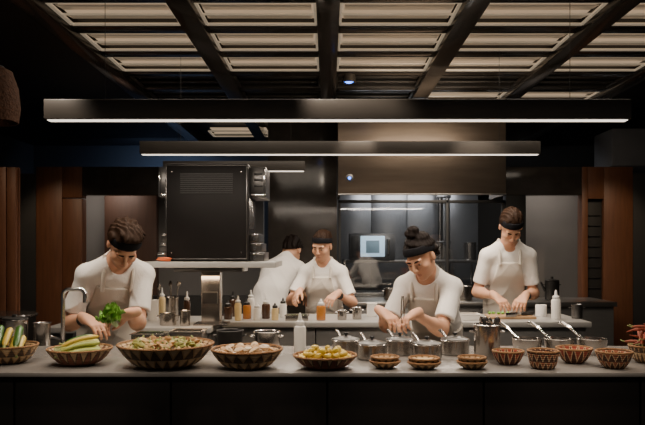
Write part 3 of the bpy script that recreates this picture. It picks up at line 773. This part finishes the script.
for b, m, lab, kz, rr in ((b6b, 'nut', 'brown spice mix filling the top small bowl right of the yellow fruit', .015, .036), (b7b, 'tan', 'tan ground spice filling the middle stack of small bowls', .014, .040), (b8b, 'nut', 'dark spice mix filling the small bowl before the utensil pot', .015, .036), (b9, 'olive', 'olive dried herbs filling the red-brown bowl beside the utensil pot', .027, .041), (b10, 'nut', 'brown grains filling the steep sided dark brown bowl', .038, .041), (b11, 'dsauce', 'dark beans filling the bowl before the rightmost frying pans', .030, .046), (b12, 'nut', 'crushed nuts filling the brown bowl near the right end', .034, .047)):
    prof = [(0, -.003), (rr*.8, -.003), (rr, 0), (rr*.75, .005), (rr*.35, .007), (0, .008)]
    o = obj('dry_ingredient', lathe(NB(), prof, 32), M[m], None, b.location+Vector((0, 0, kz)))
    tag(o, lab, 'spice', None, 'stuff')

# vegetables
def courgette(name, m, label, group, L=.16, r=.017, bend=.02):
    t = thing(name, label, 'vegetable', group=group)
    n = 9; pts = [(-L/2+L*i/(n-1), 0, bend*math.sin(PI*i/(n-1))) for i in range(n)]
    rs = [r*.45]+[r*(.85+.2*i/(n-1)) for i in range(1, n-1)]+[r*.5]
    obj('flesh', tube(NB(), pts, rs, 14), M[m], t)
    obj('stem', tube(NB(), [(-L/2+.003, 0, 0), (-L/2-.012, 0, -.002), (-L/2-.022, 0, .002)], [r*.45, r*.36, r*.42], 8), M['stem'], t)
    return t
def lay(src, base, items):
    for k, (dx, dy, dz, rz, ry) in enumerate(items):
        loc = base.location+Vector((dx, dy, dz))
        if k == 0: src.location = loc; src.rotation_euler = (0, ry, rz)
        else: dup(src, loc, rot=(0, ry, rz))
g = 'courgettes in the far left bowl'
lay(courgette('courgette', 'zuc', 'dark green courgette in the bowl at the far left', g, .125, .014, .003), b1, [(-.054, 0, .066, 1.9, -.5), (-.022, .010, .066, 1.9, -.5), (-.038, .005, .098, 1.95, -.5), (.030, .008, .095, 1.85, -.5)])
lay(courgette('courgette', 'yel', 'yellow courgette in the bowl at the far left', g, .115, .013, .003), b1, [(.012, .008, .062, 1.85, -.4), (.043, .0, .064, 1.8, -.45), (-.003, -.005, .094, 1.8, -.45)])
g = 'pale courgettes in the second bowl'
a = .4; ca, sa = math.cos(a), math.sin(a)
def row(vs, z, ry): return [(-v*sa, v*ca, z, a+.02*i, ry) for i, v in enumerate(vs)]
lay(courgette('courgette', 'pale', 'long slim pale green courgette in the second bowl from the left', g, .135, .0088, .008), b2, row((-.062, -.041, -.020, .001, .022, .043), .048, -.12)+row((-.041, -.001, .040), .068, -.16))
lay(courgette('courgette', 'yel', 'slim yellow courgette lying in the second bowl from the left', g, .13, .0085, .008), b2, row((.064,), .052, -.1)+row((-.020, .020), .068, -.16)+row((-.03,), .087, -.22))
lay(courgette('courgette', 'zuc', 'small dark green courgette on top of the second bowl from the left', None, .10, .0085, .006), b2, row((.010,), .089, -.2))
def pile(name, mats, rad, base, rings, label, cat, group, seed, amp=.12, parts=None):
    rnd = random.Random(seed); srcs = []
    for i, m in enumerate(mats):
        t = thing(name, label[i], cat, group=group)
        obj('flesh', blob(NB(), rad, amp, 2.4, seed+i), M[m], t)
        if parts: parts(t, rad)
        srcs.append([t, True])
    i = 0
    for (n, R, z) in rings:
        for j in range(n):
            a = 2*PI*j/n+R*7
            s = srcs[i % len(srcs)] if i < len(srcs) else srcs[rnd.randrange(len(srcs))]; i += 1
            loc = base.location+Vector((R*math.cos(a), R*math.sin(a), z+rnd.uniform(-.002, .002))); r = (rnd.uniform(-.35, .35), rnd.uniform(-.35, .35), rnd.uniform(0, 6))
            if s[1]: s[0].location = loc; s[0].rotation_euler = r; s[1] = False
            else: dup(s[0], loc, rot=r, sc=rnd.uniform(.8, 1.05))
def stalk(t, rad): obj('stem', tube(NB(), [(0, 0, rad[2]*.85), (.003, 0, rad[2]+.006), (.006, 0, rad[2]+.010)], [.004, .003, .0035], 8), M['stem'], t)
def tipn(t, rad): obj('tip', tube(NB(), [(rad[0]*.85, 0, 0), (rad[0]*1.05, 0, 0), (rad[0]*1.15, 0, 0)], [.005, .004, .002], 8), M['lemon'], t)
def mst(t, rad): obj('stem', tube(NB(), [(0, 0, -rad[2]*.4), (0, 0, -rad[2]*1.1), (.002, 0, -rad[2]*1.5)], [.008, .007, .009], 10), M['mushs'], t)
pile('squash', ['tan', 'olive', 'rust'], (.025, .015, .012), b3, [(17, .122, .066), (11, .082, .058), (12, .102, .083), (7, .062, .079), (3, .024, .080)], ['small tan squash in the widest woven bowl', 'small olive green squash in the widest woven bowl', 'small rust coloured squash in the widest woven bowl'], 'vegetable', 'squashes heaped in the widest bowl', 4, .28, stalk)
pile('mushroom', ['mush', 'mushs', 'rust'], (.019, .015, .009), b4, [(14, .090, .056), (9, .056, .050), (8, .068, .070), (4, .030, .068)], ['tan capped mushroom in the bowl beside the widest one', 'cream capped mushroom in the bowl beside the widest one', 'rusty brown mushroom in the bowl beside the widest one'], 'mushroom', 'mushrooms in the fourth bowl', 9, .24, mst)
pile('yellow_fruit', ['lemon', 'yel'], (.0145, .011, .0105), b5, [(17, .085, .035), (11, .058, .028), (13, .070, .050), (8, .044, .047), (6, .050, .065), (2, .014, .060)], ['small deep yellow fruit in the shallow woven bowl at the centre', 'small pale yellow fruit in the shallow woven bowl at the centre'], 'fruit', 'yellow fruit in the shallow bowl', 12, .12, tipn)
ch = thing('chilli', 'thin dried red chilli in the woven bowl at the right edge', 'chilli', group='chillies in the right edge bowl')
obj('flesh', tube(NB(), [(-.055, 0, 0), (-.035, 0, .003), (0, .003, .005), (.035, 0, .003), (.06, .006, -.003)], [.003, .0055, .0052, .0040, .0015], 10), M['chil'], ch)
obj('stem', tube(NB(), [(-.055, 0, 0), (-.064, 0, .002), (-.072, .003, .005)], [.0025, .002, .0022], 8), M['stem'], ch)
rnd = random.Random(5)
for k in range(22):
    a = k*2.4; R = .030*math.sqrt(rnd.random()); z = .070+.006*(k//2)
    loc = b13.location+Vector((R*math.cos(a), R*math.sin(a), z)); r = (0, rnd.uniform(-.6, .2), rnd.uniform(0, 6))
    if k == 0: ch.location = loc; ch.rotation_euler = r
    else: dup(ch, loc, rot=r)

# ------------------------------------------------------------------ saucepans, pans, pots on the front counter
def saucepan(r, h):
    t = thing('saucepan', 'x', 'saucepan', group='steel saucepans in a row')
    obj('pan_body', lathe(NB(), [(0, 0), (r*.92, 0), (r, .006), (r, h-.003), (r+.003, h), (r+.001, h+.002), (r-.003, h-.002), (r-.003, .008), (0, .006)], 40), M['steel'], t)
    hd = obj('handle', tube(NB(), [(r-.001, 0, h-.014), (r+.02, 0, h-.008), (r+.06, 0, h+.010), (r+.095, 0, h+.020), (r+.11, 0, h+.018)], [.005, .0055, .0065, .007, .004], 10), M['steel'], t)
    for y in (-1, 1): obj('rivet', lathe(NB(), [(0, .003), (.003, .002), (.004, 0), (0, 0)], 10), M['steel'], hd, (r+.002, .006*y, h-.015), (0, PI/2, 0))
    ld = obj('lid', lathe(NB(), [(0, .012), (r*.4, .010), (r*.8, .004), (r-.001, .0005), (r-.004, -.002), (0, -.002)], 36), M['dsteel'], t, (0, 0, h+.004))
    obj('lid_knob', lathe(NB(), [(0, .014), (.009, .013), (.010, .008), (.004, .004), (.004, 0), (0, 0)], 16), M['blackp'], ld, (0, 0, .0115))
    return t
sp = saucepan(.057, .058)
for k, (px, d, lab) in enumerate(((346, 2.74, 'lidded steel saucepan behind the yellow fruit bowl, leftmost of the saucepans'), (372, 2.62, 'lidded steel saucepan second from the left of the saucepans'), (400, 2.74, 'lidded steel saucepan third from the left, set further back'),
     (427, 2.62, 'lidded steel saucepan before the cook with the bun, fourth of the saucepans'), (455, 2.74, 'lidded steel saucepan rightmost of the saucepans, beside the tall pot'))):
    loc = (X(px, d), d, CT+.001); a = 1.80
    if k == 0: sp.location = loc; sp.rotation_euler = (0, 0, a); sp['label'] = lab
    else: dup(sp, loc, a, lab)
def tallpot(name, label, cat, loc, r, h, m='steel', handles=True):
    t = thing(name, label, cat, loc)
    obj('pot_body', lathe(NB(), [(0, 0), (r*.95, 0), (r, .005), (r, h-.003), (r+.004, h), (r, h+.002), (r-.003, h-.002), (r-.003, .007), (0, .006)], 40), M[m], t)
    if handles:
        for s in (-1, 1): obj('handle', tube(NB(), [(s*(r-.001), -.014, h*.78), (s*(r+.014), -.014, h*.8), (s*(r+.018), 0, h*.8), (s*(r+.014), .014, h*.8), (s*(r-.001), .014, h*.78)], .0032, 8), M[m], t)
    return t
tp = tallpot('utensil_pot', 'tall steel pot full of spoons beside the saucepans', 'pot', (X(487, 2.64), 2.64, CT+.001), .050, .130)
def spoon(label, group, m='steel', L=.17):
    t = thing('spoon', label, 'spoon', group=group)
    obj('handle', tube(NB(), [(0, 0, 0), (0, 0, L*.5), (.004, 0, L)], [.003, .003, .0035], 8), M[m], t)
    obj('spoon_bowl', blob(NB(), (.014, .004, .02), 0, 1, 0, 2), M[m], t, (.005, 0, L+.016))
    return t
s0 = spoon('steel spoon standing in the tall pot', 'spoons in the tall pot', L=.115)
for k in range(6):
    a = k*1.05; loc = tp.location+Vector((.018*math.cos(a), .018*math.sin(a), .012)); r = (-.12*math.sin(a), .12*math.cos(a), a)
    if k == 0: s0.location = loc; s0.rotation_euler = r
    else: dup(s0, loc, rot=r)
def frypan(r, h):
    t = thing('frying_pan', 'x', 'frying pan', group='frying pans on the front counter')
    obj('pan_body', lathe(NB(), [(0, 0), (r*.85, 0), (r*.90, .004), (r, h), (r-.003, h+.001), (r*.88, .006), (0, .005)], 40), M['steel'], t)
    obj('handle', tube(NB(), [(r-.008, 0, h-.006), (r+.02, 0, h+.006), (r+.06, 0, h+.028), (r+.11, 0, h+.046), (r+.135, 0, h+.045)], [.005, .005, .006, .0075, .0045], 10), M['chrome'], t)
    return t
fp = frypan(.060, .060)
for k, (px, d, lab) in enumerate(((527, 2.76, 'steel frying pan with raised handle beside the tall utensil pot'), (559, 2.76, 'middle steel frying pan with raised handle'), (592, 2.76, 'rightmost steel frying pan with raised handle'))):
    loc = (X(px, d), d, CT+.001); a = 1.95
    if k == 0: fp.location = loc; fp.rotation_euler = (0, 0, a); fp['label'] = lab
    else: dup(fp, loc, a, lab)
def bottle(label, cat, loc, r, h, mb, mc, name='squeeze_bottle', group=None, fill=None):
    t = thing(name, label, cat, loc, group=group)
    hb = h*.70
    obj('bottle_body', lathe(NB(), [(0, 0), (r*.93, 0), (r, .004), (r, hb*.85), (r*.9, hb*.95), (r*.6, hb), (0, hb)], 28), M[mb], t)
    obj('cap', lathe(NB(), [(0, hb), (r*.75, hb+.0005), (r*.75, hb+.014), (r*.4, hb+.02), (r*.2, h*.97), (r*.12, h), (0, h)], 24), M[mc], t)
    return t
bottle('tall white squeeze bottle standing on the front counter behind the yellow fruit', 'bottle', (X(300, 2.75), 2.75, CT+.001), .024, .165, 'white', 'wcap')

# ------------------------------------------------------------------ middle counter goods
for k, (px, d, r, h, mb, mc, lab) in enumerate(((228, 4.42, .028, .12, 'dsauce', 'blackp', 'dark sauce bottle with black cap, leftmost on the middle counter'), (238, 4.34, .022, .16, 'cream', 'wcap', 'tall cream sauce bottle with white nozzle beside the oven post'),
     (247, 4.45, .027, .13, 'amber', 'blackp', 'amber bottle with black cap, third from the oven post'), (257, 4.36, .024, .11, 'white', 'wcap', 'short white squeeze bottle with white cap, fourth from the oven post'),
     (266, 4.46, .028, .14, 'dsauce', 'wcap', 'dark squeeze bottle with white cap among the sauce bottles'), (275, 4.36, .023, .11, 'cream', 'blackp', 'short cream bottle with black cap, right end of the sauce bottles'),
     (233, 4.60, .024, .17, 'dsauce', 'blackp', 'tall dark bottle in the back row near the oven post'), (251, 4.60, .024, .18, 'white', 'wcap', 'tall white squeeze bottle in the back row of sauce bottles'),
     (283, 4.55, .024, .13, 'white', 'blackp', 'white bottle with black cap left of the centre cook'),
     (321, 4.36, .030, .135, 'amber', 'wcap', 'orange squeeze bottle with white cap in front of the centre cook'), (556, 4.42, .030, .19, 'white', 'wcap', 'white squeeze bottle on the middle counter right of the tall cook'))):
    bottle(lab, 'bottle', (X(px, d), d, .921), r, h, mb, mc, group='sauce bottles on the middle counter')
def tub(label, cat, loc, sx, sy, h, m='steel', name='steel_tray', fill=None):
    t = thing(name, label, cat, loc)
    bm = NB(); w = .004
    span(bm, -sx, sx, -sy, sy, 0, w, .001)
    for s in (-1, 1):
        span(bm, s*sx-w/2, s*sx+w/2, -sy, sy, 0, h, .001); span(bm, -sx, sx, s*sy-w/2, s*sy+w/2, 0, h, .001)
    obj('tray_body', bm, M[m], t)
    bm = NB()
    for s in (-1, 1):
        span(bm, s*sx-.008, s*sx+.008, -sy-.008, sy+.008, h, h+.003, .001); span(bm, -sx+.008, sx-.008, s*sy-.008, s*sy+.008, h, h+.003, .001)
    obj('tray_rim', bm, M[m], t)
    if fill: obj('filling', span(NB(), -sx+.004, sx-.004, -sy+.004, sy-.004, .005, h*.75, .002), M[fill], t)
    return t
tub('steel tray of garnish right of the sauce bottles', 'tray', (X(297, 4.36), 4.36, .921), .07, .05, .03, fill='leaf')
tub('white tray on the middle counter right of the cook with the bun', 'tray', (X(467, 4.40), 4.40, .921), .075, .06, .035, 'white', 'serving_tray', fill='mushs')
for k, (px, d, r, h, m, lab) in enumerate(((342, 4.38, .030, .06, 'steel', 'small steel pot in front of the centre cook, left of a pair'), (357, 4.42, .030, .075, 'steel', 'small steel pot in front of the centre cook, right of a pair'),
    (577, 4.46, .035, .09, 'dsteel', 'dark pot at the right end of the middle counter'), (451, 4.62, .04, .10, 'dsteel', 'dark pot behind the white tray on the middle counter'), (372, 4.6, .035, .09, 'white', 'white pot half hidden by the cook with the bun'))):
    tallpot('cooking_pot', lab, 'pot', (X(px, d), d, .921), r, h, m, k < 3)
tr = thing('paper_roll', 'white paper towel roll on the middle counter beside the tall cook', 'paper roll', (X(541, 4.62), 4.62, .921))
obj('paper', lathe(NB(), [(.015, 0), (.036, 0), (.037, .003), (.037, .075), (.036, .077), (.015, .077), (.015, 0)], 32), M['towel'], tr)
obj('core', lathe(NB(), [(0, 0), (.0145, 0), (.0145, .076), (0, .076)], 20), M['board'], tr)

# side counter: utensil holders and pots beneath the oven
for px, d, r, h, m, lab, sp_ in ((172, 4.30, .042, .15, 'steel', 'steel cylinder of utensils below the oven shelf', 5), (153, 4.34, .035, .13, 'white', 'white utensil jar left of the steel cylinder', 4)):
    tt = tallpot('utensil_holder', lab, 'holder', (X(px, d), d, .921), r, h, m, False)
    q0 = spoon('long spoon standing in the ' + ('steel cylinder' if m == 'steel' else 'white jar') + ' below the oven', 'spoons below the oven', L=h+.06)
    for k in range(sp_):
        a = k*1.3; loc = tt.location+Vector((.014*math.cos(a), .014*math.sin(a), .01)); r_ = (-.1*math.sin(a), .1*math.cos(a), a)
        if k == 0: q0.location = loc; q0.rotation_euler = r_
        else: dup(q0, loc, rot=r_)
tallpot('cooking_pot', 'steel pot on the side counter in front of the utensil cylinder', 'pot', (X(168, 4.06), 4.06, .921), .048, .07)
tallpot('cooking_pot', 'small steel pot on the side counter next to the oven post', 'pot', (X(185, 4.03), 4.03, .921), .030, .09, handles=False)
bottle('dark bottle on the side counter left of the oven post', 'bottle', (X(187, 4.40), 4.40, .921), .022, .18, 'dsauce', 'wcap')
bottle('cream bottle on the side counter below the oven shelf', 'bottle', (X(162, 4.52), 4.52, .921), .022, .2, 'cream', 'wcap')
bottle('amber bottle on the side counter, leftmost below the oven shelf', 'bottle', (X(143, 4.5), 4.5, .921), .024, .17, 'amber', 'blackp')
# prep bench goods behind the front counter, left half
tub('steel prep tray of greens behind the second bowl', 'tray', (X(150, 3.14), 3.14, .881), .070, .055, .105, fill='leaf')
tub('steel prep tray of brown filling behind the widest bowl', 'tray', (X(188, 3.2), 3.2, .881), .075, .06, .11, fill='mush')
tallpot('cooking_pot', 'black pot on the prep bench behind the mushrooms', 'pot', (X(230, 3.17), 3.17, .881), .06, .115, 'iron')
tallpot('cooking_pot', 'low steel pot on the prep bench left of the squeeze bottle', 'pot', (X(267, 3.17), 3.17, .881), .06, .11)
tt = tallpot('storage_canister', 'steel canister behind the bowl at the far left', 'canister', (X(15, 3.12), 3.12, .881), .055, .17, 'steel', False)
obj('lid', lathe(NB(), [(0, .02), (.012, .02), (.014, .008), (.054, .006), (.056, 0), (0, 0)], 32), M['blackp'], tt, (0, 0, .173))
tallpot('storage_canister', 'open steel canister between the far left canister and the tap', 'canister', (X(42, 3.16), 3.16, .881), .038, .15, 'steel', False)
fc = thing('kitchen_tap', 'tall chrome gooseneck tap beside the left cook', 'tap', (X(63, 3.09), 3.09, .881))
pts = [(0, 0, .012), (0, 0, .26)]+[(.026-.026*math.cos(a_), 0, .284+.026*math.sin(a_)) for a_ in [PI/2*i/5 for i in range(6)]]+[(.07, 0, .310)]+[(.076+.024*math.sin(a_), 0, .286+.024*math.cos(a_)) for a_ in [PI/2*i/5 for i in range(6)]]+[(.100, 0, .250)]
obj('spout', tube(NB(), pts, .0095, 14), M['chrome'], fc)
obj('base', lathe(NB(), [(0, 0), (.024, 0), (.024, .01), (.014, .03), (0, .03)], 24), M['chrome'], fc)
obj('lever', tube(NB(), [(-.01, 0, .085), (-.04, 0, .09), (-.055, 0, .095)], [.007, .006, .007], 8), M['chrome'], fc)
t = thing('round_side_table', 'dark round side table at the far left edge', 'table', (X(4, 4.4), 4.4, 0))
obj('table_top', lathe(NB(), [(0, .94), (.2, .94), (.205, .95), (.2, .96), (0, .96)], 40), M['black'], t)
obj('pedestal', lathe(NB(), [(0, 0), (.14, 0), (.14, .015), (.025, .03), (.022, .939), (0, .939)], 28), M['blackm'], t)

# back counter goods and back room
kt = tallpot('kettle', 'black kettle on the back counter by the grey niche', 'kettle', (X(552, 6.15), 6.15, .921), .062, .17, 'iron')
obj('lid', lathe(NB(), [(0, .035), (.012, .034), (.012, .014), (.06, .006), (.064, 0), (0, 0)], 28), M['iron'], kt, (0, 0, .174))
obj('spout', tube(NB(), [(-.06, 0, .08), (-.085, 0, .12), (-.1, 0, .16)], [.014, .010, .008]), M['iron'], kt)
for px, r, h, lab in ((462, .09, .12, 'steel stock pot on the range below the hood'), (392, .075, .10, 'steel stock pot on the range left of the cook with the bun')):
    tallpot('stock_pot', lab, 'pot', (X(px, 6.15), 6.15, .921), r, h)
t = thing('microwave', 'small grey oven with glowing pale blue screen behind the glass partition', 'microwave', (X(371, 7.8), 7.8, 1.256))
obj('case', span(NB(), -.25, .26, -.2, .2, 0, .30, .008), M['bsteel'], t)
obj('door', span(NB(), -.13, .14, -.222, -.201, .04, .27, .005), M['screen'], t)
obj('door_window', span(NB(), -.07, .08, -.226, -.2225, .08, .22, .002), M['dscreen'], t)
obj('door_frame', span(NB(), -.235, -.15, -.212, -.2005, .03, .27, .004), M['blackp'], t)
obj('handle', tube(NB(), [(.18, -.2, .06), (.18, -.235, .07), (.18, -.235, .23), (.18, -.2, .24)], .012, 8), M['steel'], t)
t = thing('steel_shelf', 'long steel shelf unit in the back room behind the glass', 'shelf', (.95, 7.9, 0))
for z_ in (.875, 1.24): obj('shelf_board', span(NB(), -.75, .75, -.25, .25, z_-.015, z_+.015, .004), M['steelx'], t)
for sx in (-1, 1):
    for sy in (-1, 1): obj('leg', span(NB(), sx*.765-.013, sx*.765+.013, sy*.23-.015, sy*.23+.015, 0, 1.256, .003), M['steel'], t)
for px, z_, r, h, lab in ((418, 1.256, .08, .14, 'steel pot on the back room shelf, left of two'), (470, 1.256, .07, .2, 'tall steel pot on the back room shelf, right of two')):
    tallpot('stock_pot', lab, 'pot', (X(px, 7.8), 7.8, z_), r, h)
t = thing('exhaust_pipes', 'pair of vertical steel pipes in the back room behind the glass', 'pipes', (X(440, 8.25), 8.25, 0))
for k in (0, 1): obj('pipe', tube(NB(), [(.09*k, 0, .0), (.09*k, 0, 2.5)], .028, 16), M['steel'], t)
for z_ in (1.45, 2.0): obj('clamp', span(NB(), -.04, .13, -.034, .034, z_, z_+.03, .004), M['dsteel'], t)
tag(obj('ventilation_box', span(NB(), X(612, 7.2), X(700, 7.2), 7.2, 7.7, Z(166, 7.2), Z(128, 7.2), .02), M['grey']), 'grey ventilation box high at the right edge above the wood panel', 'ventilation box')
t = thing('wicker_pendant', 'brown wicker pendant shade high at the left edge', 'pendant lamp', (X(-8, 3.6), 3.6, Z(122, 3.6)))
obj('lamp_shade', lathe(NB(), [(.06, .29), (.10, .27), (.13, .18), (.14, .08), (.13, 0), (.124, 0), (.134, .08), (.124, .18), (.095, .262), (.06, .282), (.06, .29)], 40), M['wick'], t)
obj('cord', tube(NB(), [(0, 0, .28), (0, 0, 2.855-t.location.z)], .004, 8), M['blackm'], t)
obj('cap', lathe(NB(), [(0, .27), (.062, .27), (.062, .295), (0, .3)], 24), M['blackm'], t)

# ------------------------------------------------------------------ lights
def spot(loc, tgt, e, ang, col=(1, .84, .68), blend=.6, r=.04):
    d = bpy.data.lights.new('spot', 'SPOT'); d.energy = e; d.spot_size = math.radians(ang); d.spot_blend = blend; d.color = col; d.shadow_soft_size = r
    o = bpy.data.objects.new('spot', d); C.objects.link(o); o.location = loc
    o.rotation_euler = (Vector(tgt)-Vector(loc)).to_track_quat('-Z', 'Y').to_euler()
def area(loc, tgt, e, sx, sy, col):
    d = bpy.data.lights.new('area', 'AREA'); d.shape = 'RECTANGLE'; d.size = sx; d.size_y = sy; d.energy = e; d.color = col
    o = bpy.data.objects.new('area', d); C.objects.link(o); o.location = loc
    o.rotation_euler = (Vector(tgt)-Vector(loc)).to_track_quat('-Z', 'Y').to_euler()
for x in (-1.1, -.55, 0, .55, 1.1):
    spot((x, 2.1, 2.6), (x*.98, 2.6, .95), 34, 46)
    spot((x, 1.3, 2.5), (x, 2.45, .98), 36, 34)  # added front spots, unseen, to brighten the outsides of the bowls
for x, y, tx, ty, e, an in ((-1.6, 2.9, -1.1, 3.45, 66, 44), (-.1, 2.9, .42, 3.5, 66, 44), (.8, 4.2, 1.29, 4.85, 84, 42), (.3, 4.4, .03, 4.95, 64, 28)): spot((x, y, 2.6), (tx, ty, 1.15), e, an)
for x in (-.35, .35, 1.0, 1.6): spot((x, 3.9, 2.62), (x, 4.45, .92), 30, 30)  # added unseen spots that lift the middle counter top
area((.3, 4.2, 2.69), (.3, 4.2, 0), 26, 3.2, 1.2, (1, .86, .70))  # soft fill added below the ceiling panels
area((.85, 6.2, 2.02), (.85, 6.2, 0), 12, .8, .2, (1, .86, .7))
area((-2.3, 7.0, 2.1), (-2.4, 7.3, 1), 3.2, .5, .2, (1, .88, .78)); area((2.3, 6.95, 2.1), (2.4, 7.3, 1), 1.8, .5, .2, (1, .88, .78))
area((1.0, 7.3, 2.4), (1.0, 8.1, 1), 24, 1.2, .4, (.93, .95, 1)); area((-2.2, 8.8, 2.6), (-2.2, 9.6, 1.9), 12, .8, .5, (.35, .55, 1))
area((.85, 4.8, 2.5), (.85, 5.95, 2.0), 6, 1.2, .1, (1, .84, .66))  # added unseen strip that brightens the hood front evenly
area((-.68, 4.02, 1.215), (-.68, 4.02, 0), 1.8, .5, .1, (1, .7, .42))
spot((-2.5, 5.2, 2.7), (-2.55, 6.5, 1.2), 34, 45, (1, .75, .5)); spot((2.6, 5.2, 2.7), (2.65, 6.5, 1.2), 36, 45, (1, .75, .5)); spot((-2.5, 4.0, 2.7), (-2.6, 5.0, 1.3), 20, 50, (1, .75, .5))  # added unseen wash spots that brighten the wood panels
w = bpy.data.worlds.new('world'); bpy.context.scene.world = w; w.use_nodes = True
w.node_tree.nodes['Background'].inputs[0].default_value = (.95, .85, .76, 1); w.node_tree.nodes['Background'].inputs[1].default_value = .055

cd = bpy.data.cameras.new('camera'); cam = bpy.data.objects.new('camera', cd); C.objects.link(cam)
cam.location = (0, 0, H); cam.rotation_euler = (PI/2, 0, 0)
cd.sensor_fit = 'HORIZONTAL'; cd.sensor_width = 36; cd.lens = F*36/645
cd.shift_x = -(CX-322.5)/645; cd.shift_y = (CY-212.5)/645; cd.clip_start = .05
bpy.context.scene.camera = cam
